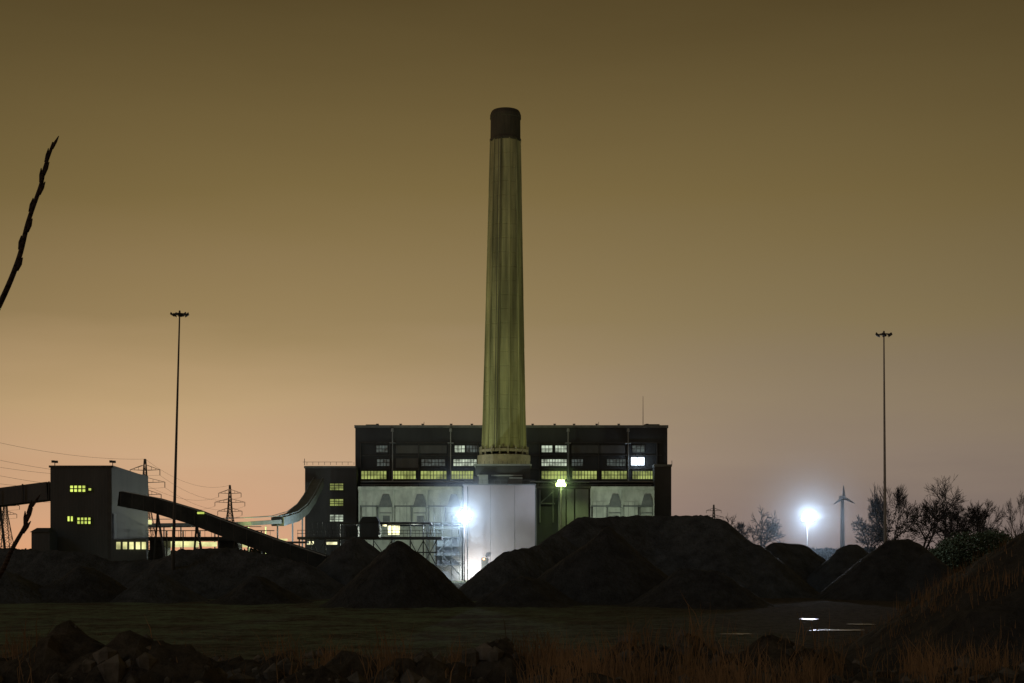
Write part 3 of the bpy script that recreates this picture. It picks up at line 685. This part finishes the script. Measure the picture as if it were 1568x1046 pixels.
# ---------- rubble ----------
rnd=random.Random(12); a=MB()
for i in range(9500):
    y=24+rnd.random()**.8*50; x=rnd.uniform(-.42,.46)*y
    if fbm(x,y,.25,3)<rnd.uniform(-.3,.25): continue
    s=.04+rnd.random()**4*.38; z=gz(x,y)+s*.25; k=len(a.v)
    ring_=6
    a.v.append((x+rnd.uniform(-.3,.3)*s,y,z+s*rnd.uniform(.5,1)))
    for j in range(ring_):
        t=2*math.pi*j/ring_; rr=s*rnd.uniform(.7,1.2); a.v.append((x+math.cos(t)*rr,y+math.sin(t)*rr,z+rnd.uniform(-.1,.3)*s))
    for j in range(ring_):
        t=2*math.pi*j/ring_; a.v.append((x+math.cos(t)*s*.8,y+math.sin(t)*s*.8,z-s))
    for j in range(ring_):
        q=(j+1)%ring_; a.f.append((k,k+1+j,k+1+q)); a.f.append((k+1+j,k+1+ring_+j,k+1+ring_+q,k+1+q))
a.ob('rubble','rubble')

# ---------- reeds / rough grass ----------
rnd=random.Random(4); a=MB()
CL=[(440,46,26),(590,44,34),(820,44,40),(880,40,40),(960,42,40),(1060,40,70),(1130,38,60),(30,44,30),(700,46,14),(1430,44,60),(1520,46,50),(240,50,20),(520,55,25),(1250,42,40)]
n=0
while n<12000:
    px,yy,sp=rnd.choice(CL); y=yy+rnd.gauss(0,4); x=X(px+rnd.gauss(0,sp*.6),y); n+=1
    c=fbm(x,y,.5,3)
    if rnd.random()>.45+c*1.6 or y<27: continue
    z=gz(x,y)
    h=rnd.uniform(.2,1.4)*(.9+max(0,c)*1.2); lean=Vector((rnd.gauss(0,.16),rnd.gauss(0,.12),1)); wd=rnd.uniform(.006,.016)
    k=len(a.v); p=Vector((x,y,z-.05)); m1=p+lean*h*.6; t=p+lean*h+Vector((rnd.gauss(0,.15),0,-.03))*h
    a.v+=[tuple(p-Vector((wd,0,0))),tuple(p+Vector((wd,0,0))),tuple(m1+Vector((wd*.8,0,0))),tuple(m1-Vector((wd*.8,0,0))),tuple(t)]
    a.f+=[(k,k+1,k+2,k+3),(k+3,k+2,k+4)]
for i in range(14000):
    y=rnd.uniform(26,95); x=rnd.uniform(-.42,.46)*y
    if fbm(x,y,.3,3)<rnd.uniform(-.1,.4): continue
    z=gz(x,y); h=rnd.uniform(.08,.35); k=len(a.v)
    a.v+=[(x-.012,y,z-.02),(x+.012,y,z-.02),(x+rnd.gauss(0,.4)*h,y+rnd.gauss(0,.3)*h,z+h)]; a.f.append((k,k+1,k+2))
a.ob('dry_reeds','reed')
eh=bpy.data.objects['earth_heap']; vs=[v.co for v in eh.data.vertices if v.co.z>.3 and v.co.y<70 and v.co.x<36]
a=MB()
for i in range(6500):
    p=Vector(rnd.choice(vs))+Vector((rnd.uniform(-.3,.3),rnd.uniform(-.3,.3),-.05)); q=fbm(p.x,p.y,.3,3)
    if q<rnd.uniform(-.2,.25): continue
    h=rnd.uniform(.15,.6)*(1.8 if q>.12 else .7)
    wd=rnd.uniform(.008,.02); t=p+Vector((rnd.gauss(0,.18),rnd.gauss(0,.1),1))*h; k=len(a.v)
    a.v+=[tuple(p-Vector((wd,0,0))),tuple(p+Vector((wd,0,0))),tuple(t)]; a.f.append((k,k+1,k+2))
a.ob('rough_grass','reed')

# ---------- near shrub ----------
E=empty('bare_shrub'); a=MB()
def stem(pts,r0,r1,buds):
    P_=[Vector(p) for p in pts]; out=[]
    for i in range(len(P_)-1):
        p_=P_[max(i-1,0)];q=P_[i];r_=P_[i+1];s_=P_[min(i+2,len(P_)-1)]
        for k in range(6):
            t=k/6; out.append(.5*((2*q)+(r_-p_)*t+(2*p_-5*q+4*r_-s_)*t*t+(3*q-p_-3*r_+s_)*t**3))
    out.append(P_[-1]); n=len(out)
    for i in range(n-1):
        ra=r0+(r1-r0)*i/n; rb_=r0+(r1-r0)*(i+1)/n; a.cyl(out[i],out[i+1],ra,rb_,8)
    for i in range(n-2,max(0,n-1-buds*3),-3):
        ax=(out[i+1]-out[i]).normalized(); sd=Vector((ax.z,0,-ax.x))*(1 if i%2 else -1); rr=r0+(r1-r0)*i/n
        b=out[i]+sd*rr*.6; a.cyl(b-ax*.004,b+ax*.005+sd*.001,rr*.85,rr*1.05,6); a.cyl(b+ax*.005+sd*.001,b+ax*.013+sd*.0022,rr*1.05,.0005,6)
d=1.7; q=lambda px,py,dd=d:(X(px,dd),dd,Z(py,dd))
stem([(-1.25,1.9,3.2),(-1.15,1.85,3.9),(-1.0,1.8,4.5),q(-130,700),q(-50,560),q(0,465),q(28,398),q(43,340),q(62,285),q(68,258),q(82,218)],.0050,.0016,9)
stem([(-1.2,1.9,3.2),(-1.05,1.85,4.2),(-.85,1.8,4.7),q(-45,945),q(0,880),q(18,842),q(38,806),q(42,790),q(52,768)],.0045,.0014,5)
a.ob('stems','twig',E,True)
